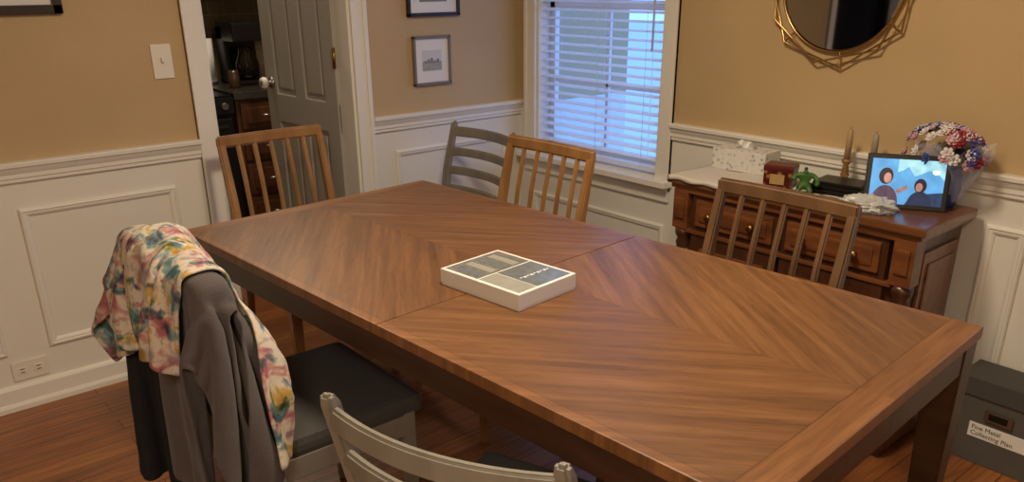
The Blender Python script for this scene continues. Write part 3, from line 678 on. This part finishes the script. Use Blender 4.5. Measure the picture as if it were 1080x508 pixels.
# ------------------------------------------------------------------ pictures, switch, outlet
def picture(x0,x1,z0,z1,fm,fw,art):
    e=empty("framed_picture",((x0+x1)/2,YA-.001,(z0+z1)/2));w=(x1-x0)/2;h=(z1-z0)/2
    boxes("frame",[b2(-w,-w+fw,-.018,0,-h,h),b2(w-fw,w,-.018,0,-h,h),b2(-w,w,-.018,0,-h,-h+fw),b2(-w,w,-.018,0,h-fw,h)],fm,e,bev=.002)
    box("mat_board",*b2(-w+fw/2,w-fw/2,-.008,-.001,-h+fw/2,h-fw/2),PAPER,e,bev=0)
    aw,ah=w*.52,h*.42
    box("print_sky",*b2(-aw,aw,-.0086,-.008,-ah*.1,ah),mat("print_sky",srgb(*art[0]),.6,var=.1),e,bev=0)
    box("print_land",*b2(-aw,aw,-.0088,-.008,-ah,-ah*.1),mat("print_land",srgb(*art[1]),.6,var=.4,vscale=60),e,bev=0)
    boxes("print_buildings",[b2(-aw*.8+aw*.32*i,-aw*.8+aw*.32*i+aw*.26,-.009,-.008,-ah*.25,ah*(.0+.25*((i*7)%3)/2)) for i in range(5)],mat("print_build",srgb(*art[2]),.6),e,bev=0)
BRF=mat("dark_brown_frame",srgb(40,26,20),.4);GRF=mat("pewter_frame",srgb(120,112,104),.4)
picture(2.13,2.34,1.03,1.25,GRF,.012,((205,205,205),(160,160,155),(130,125,120)))
picture(2.11,2.40,1.335,1.55,BRF,.016,((200,205,210),(120,130,120),(130,100,80)))
picture(.20,.71,1.39,1.85,BRF,.03,((180,190,200),(110,115,90),(120,100,80)))
sw=empty("light_switch",(1.015,YA-.001,1.212))
boxes("plate",[b2(-.037,.037,-.006,0,-.062,.062)],PLAST,sw,bev=.003)
box("toggle",*b2(-.005,.005,-.018,-.004,-.003,.016),PLAST,sw)
ou=empty("wall_outlet",(.36,YA-.001,.147))
boxes("plate",[b2(-.060,.060,-.006,0,-.037,.037)],PLAST,ou,bev=.003)
for s in (-1,1):
    boxes("receptacle",[b2(s*.027-.017,s*.027+.017,-.008,-.004,-.014,.014)],PLAST,ou,bev=.003)
    boxes("slots",[b2(s*.027-.008,s*.027+.006,-.0085,-.0075,-.008,-.005),b2(s*.027-.008,s*.027+.006,-.0085,-.0075,.005,.008)],BLACK,ou,bev=0)

# ------------------------------------------------------------------ file box
fx=empty("file_storage_box",(0,0,0));FBM=mat("charcoal_cardboard",srgb(84,80,76),.7,var=.12,vscale=30)
boxes("box_body",[b2(2.61,2.755,.47,.84,0,.27)],FBM,fx,bev=.004)
boxes("box_lid",[b2(2.603,2.757,.463,.847,.235,.30)],mat("charcoal_lid",srgb(72,69,66),.7),fx,bev=.004)
boxes("handle_plate",[b2(2.5995,2.6035,.67,.75,.165,.205)],STEEL,fx,bev=.001)
boxes("handle_backing",[b2(2.6035,2.611,.68,.74,.17,.20)],STEEL,fx,bev=.001)
boxes("handle_hole",[b2(2.598,2.600,.682,.738,.173,.197)],BLACK,fx,bev=.001)
boxes("label",[b2(2.607,2.6105,.60,.79,.095,.145)],PAPER,fx,bev=0)
for i,tx in enumerate(("Fine Metal","Collecting Plan")):
    cu=bpy.data.curves.new("label_text",'FONT');cu.body=tx;cu.size=.021;cu.extrude=.0002
    o=bpy.data.objects.new("label_text_%d"%i,cu);COL.objects.link(o);cu.materials.append(BLACK);o.parent=fx
    o.rotation_euler=(math.pi/2,0,-math.pi/2);o.location=(2.6065,.782,.124-.021*i)

# ------------------------------------------------------------------ lights
def lamp(name,loc,power,size,col):
    e=empty(name,loc)
    lathe("canopy",[(.09,0),(.09,-.015),(.03,-.03),(.03,-.05)],(0,0,0),BRASS,e)
    lathe("glass_bowl",[(size/2,-.05),(size/2*.95,-.09),(size/2*.6,-.125),(.001,-.14)],(0,0,0),mat(name+"_glass",(1,.86,.62,1),.4,emit=3),e)
    ld=bpy.data.lights.new(name+"_bulb",'AREA');ld.shape='DISK';ld.size=size;ld.energy=power;ld.color=col
    o=bpy.data.objects.new(name+"_bulb",ld);COL.objects.link(o);o.parent=e;o.location=(0,0,-.16)
    return e
lamp("added_fill_light",(1.25,1.3,H),31,.4,(1,.81,.57))
lamp("added_fill_light",(-.6,-.4,H),36,.6,(1,.83,.61))  # added fill lamp behind the camera, built like a ceiling fixture
lamp("kitchen_ceiling_light",(1.7,4.1,H),15,.4,(1,.84,.62))
W=bpy.data.worlds.new("dusk_sky");S.world=W;W.use_nodes=True
bg=W.node_tree.nodes["Background"];bg.inputs[0].default_value=(.20,.41,1.0,1);bg.inputs[1].default_value=2.5
S.frame_set(1)

# ------------------------------------------------------------------ camera
P,roll,yaw,h=.378,-.007,.872,1.486
F=Vector((math.cos(yaw)*math.cos(P),math.sin(yaw)*math.cos(P),-math.sin(P)))
R0=Vector((math.sin(yaw),-math.cos(yaw),0));U0=R0.cross(F)
R=R0*math.cos(roll)+U0*math.sin(roll);U=-R0*math.sin(roll)+U0*math.cos(roll)
cd=bpy.data.cameras.new("camera");co=bpy.data.objects.new("camera",cd);COL.objects.link(co)
mm=Matrix((R,U,-F)).transposed().to_4x4();mm.translation=Vector((0,0,h));co.matrix_world=mm
cd.sensor_fit='HORIZONTAL';cd.sensor_width=36;cd.lens=847.4/1080*36;cd.shift_y=61.7/1080;cd.clip_start=.02
S.camera=co
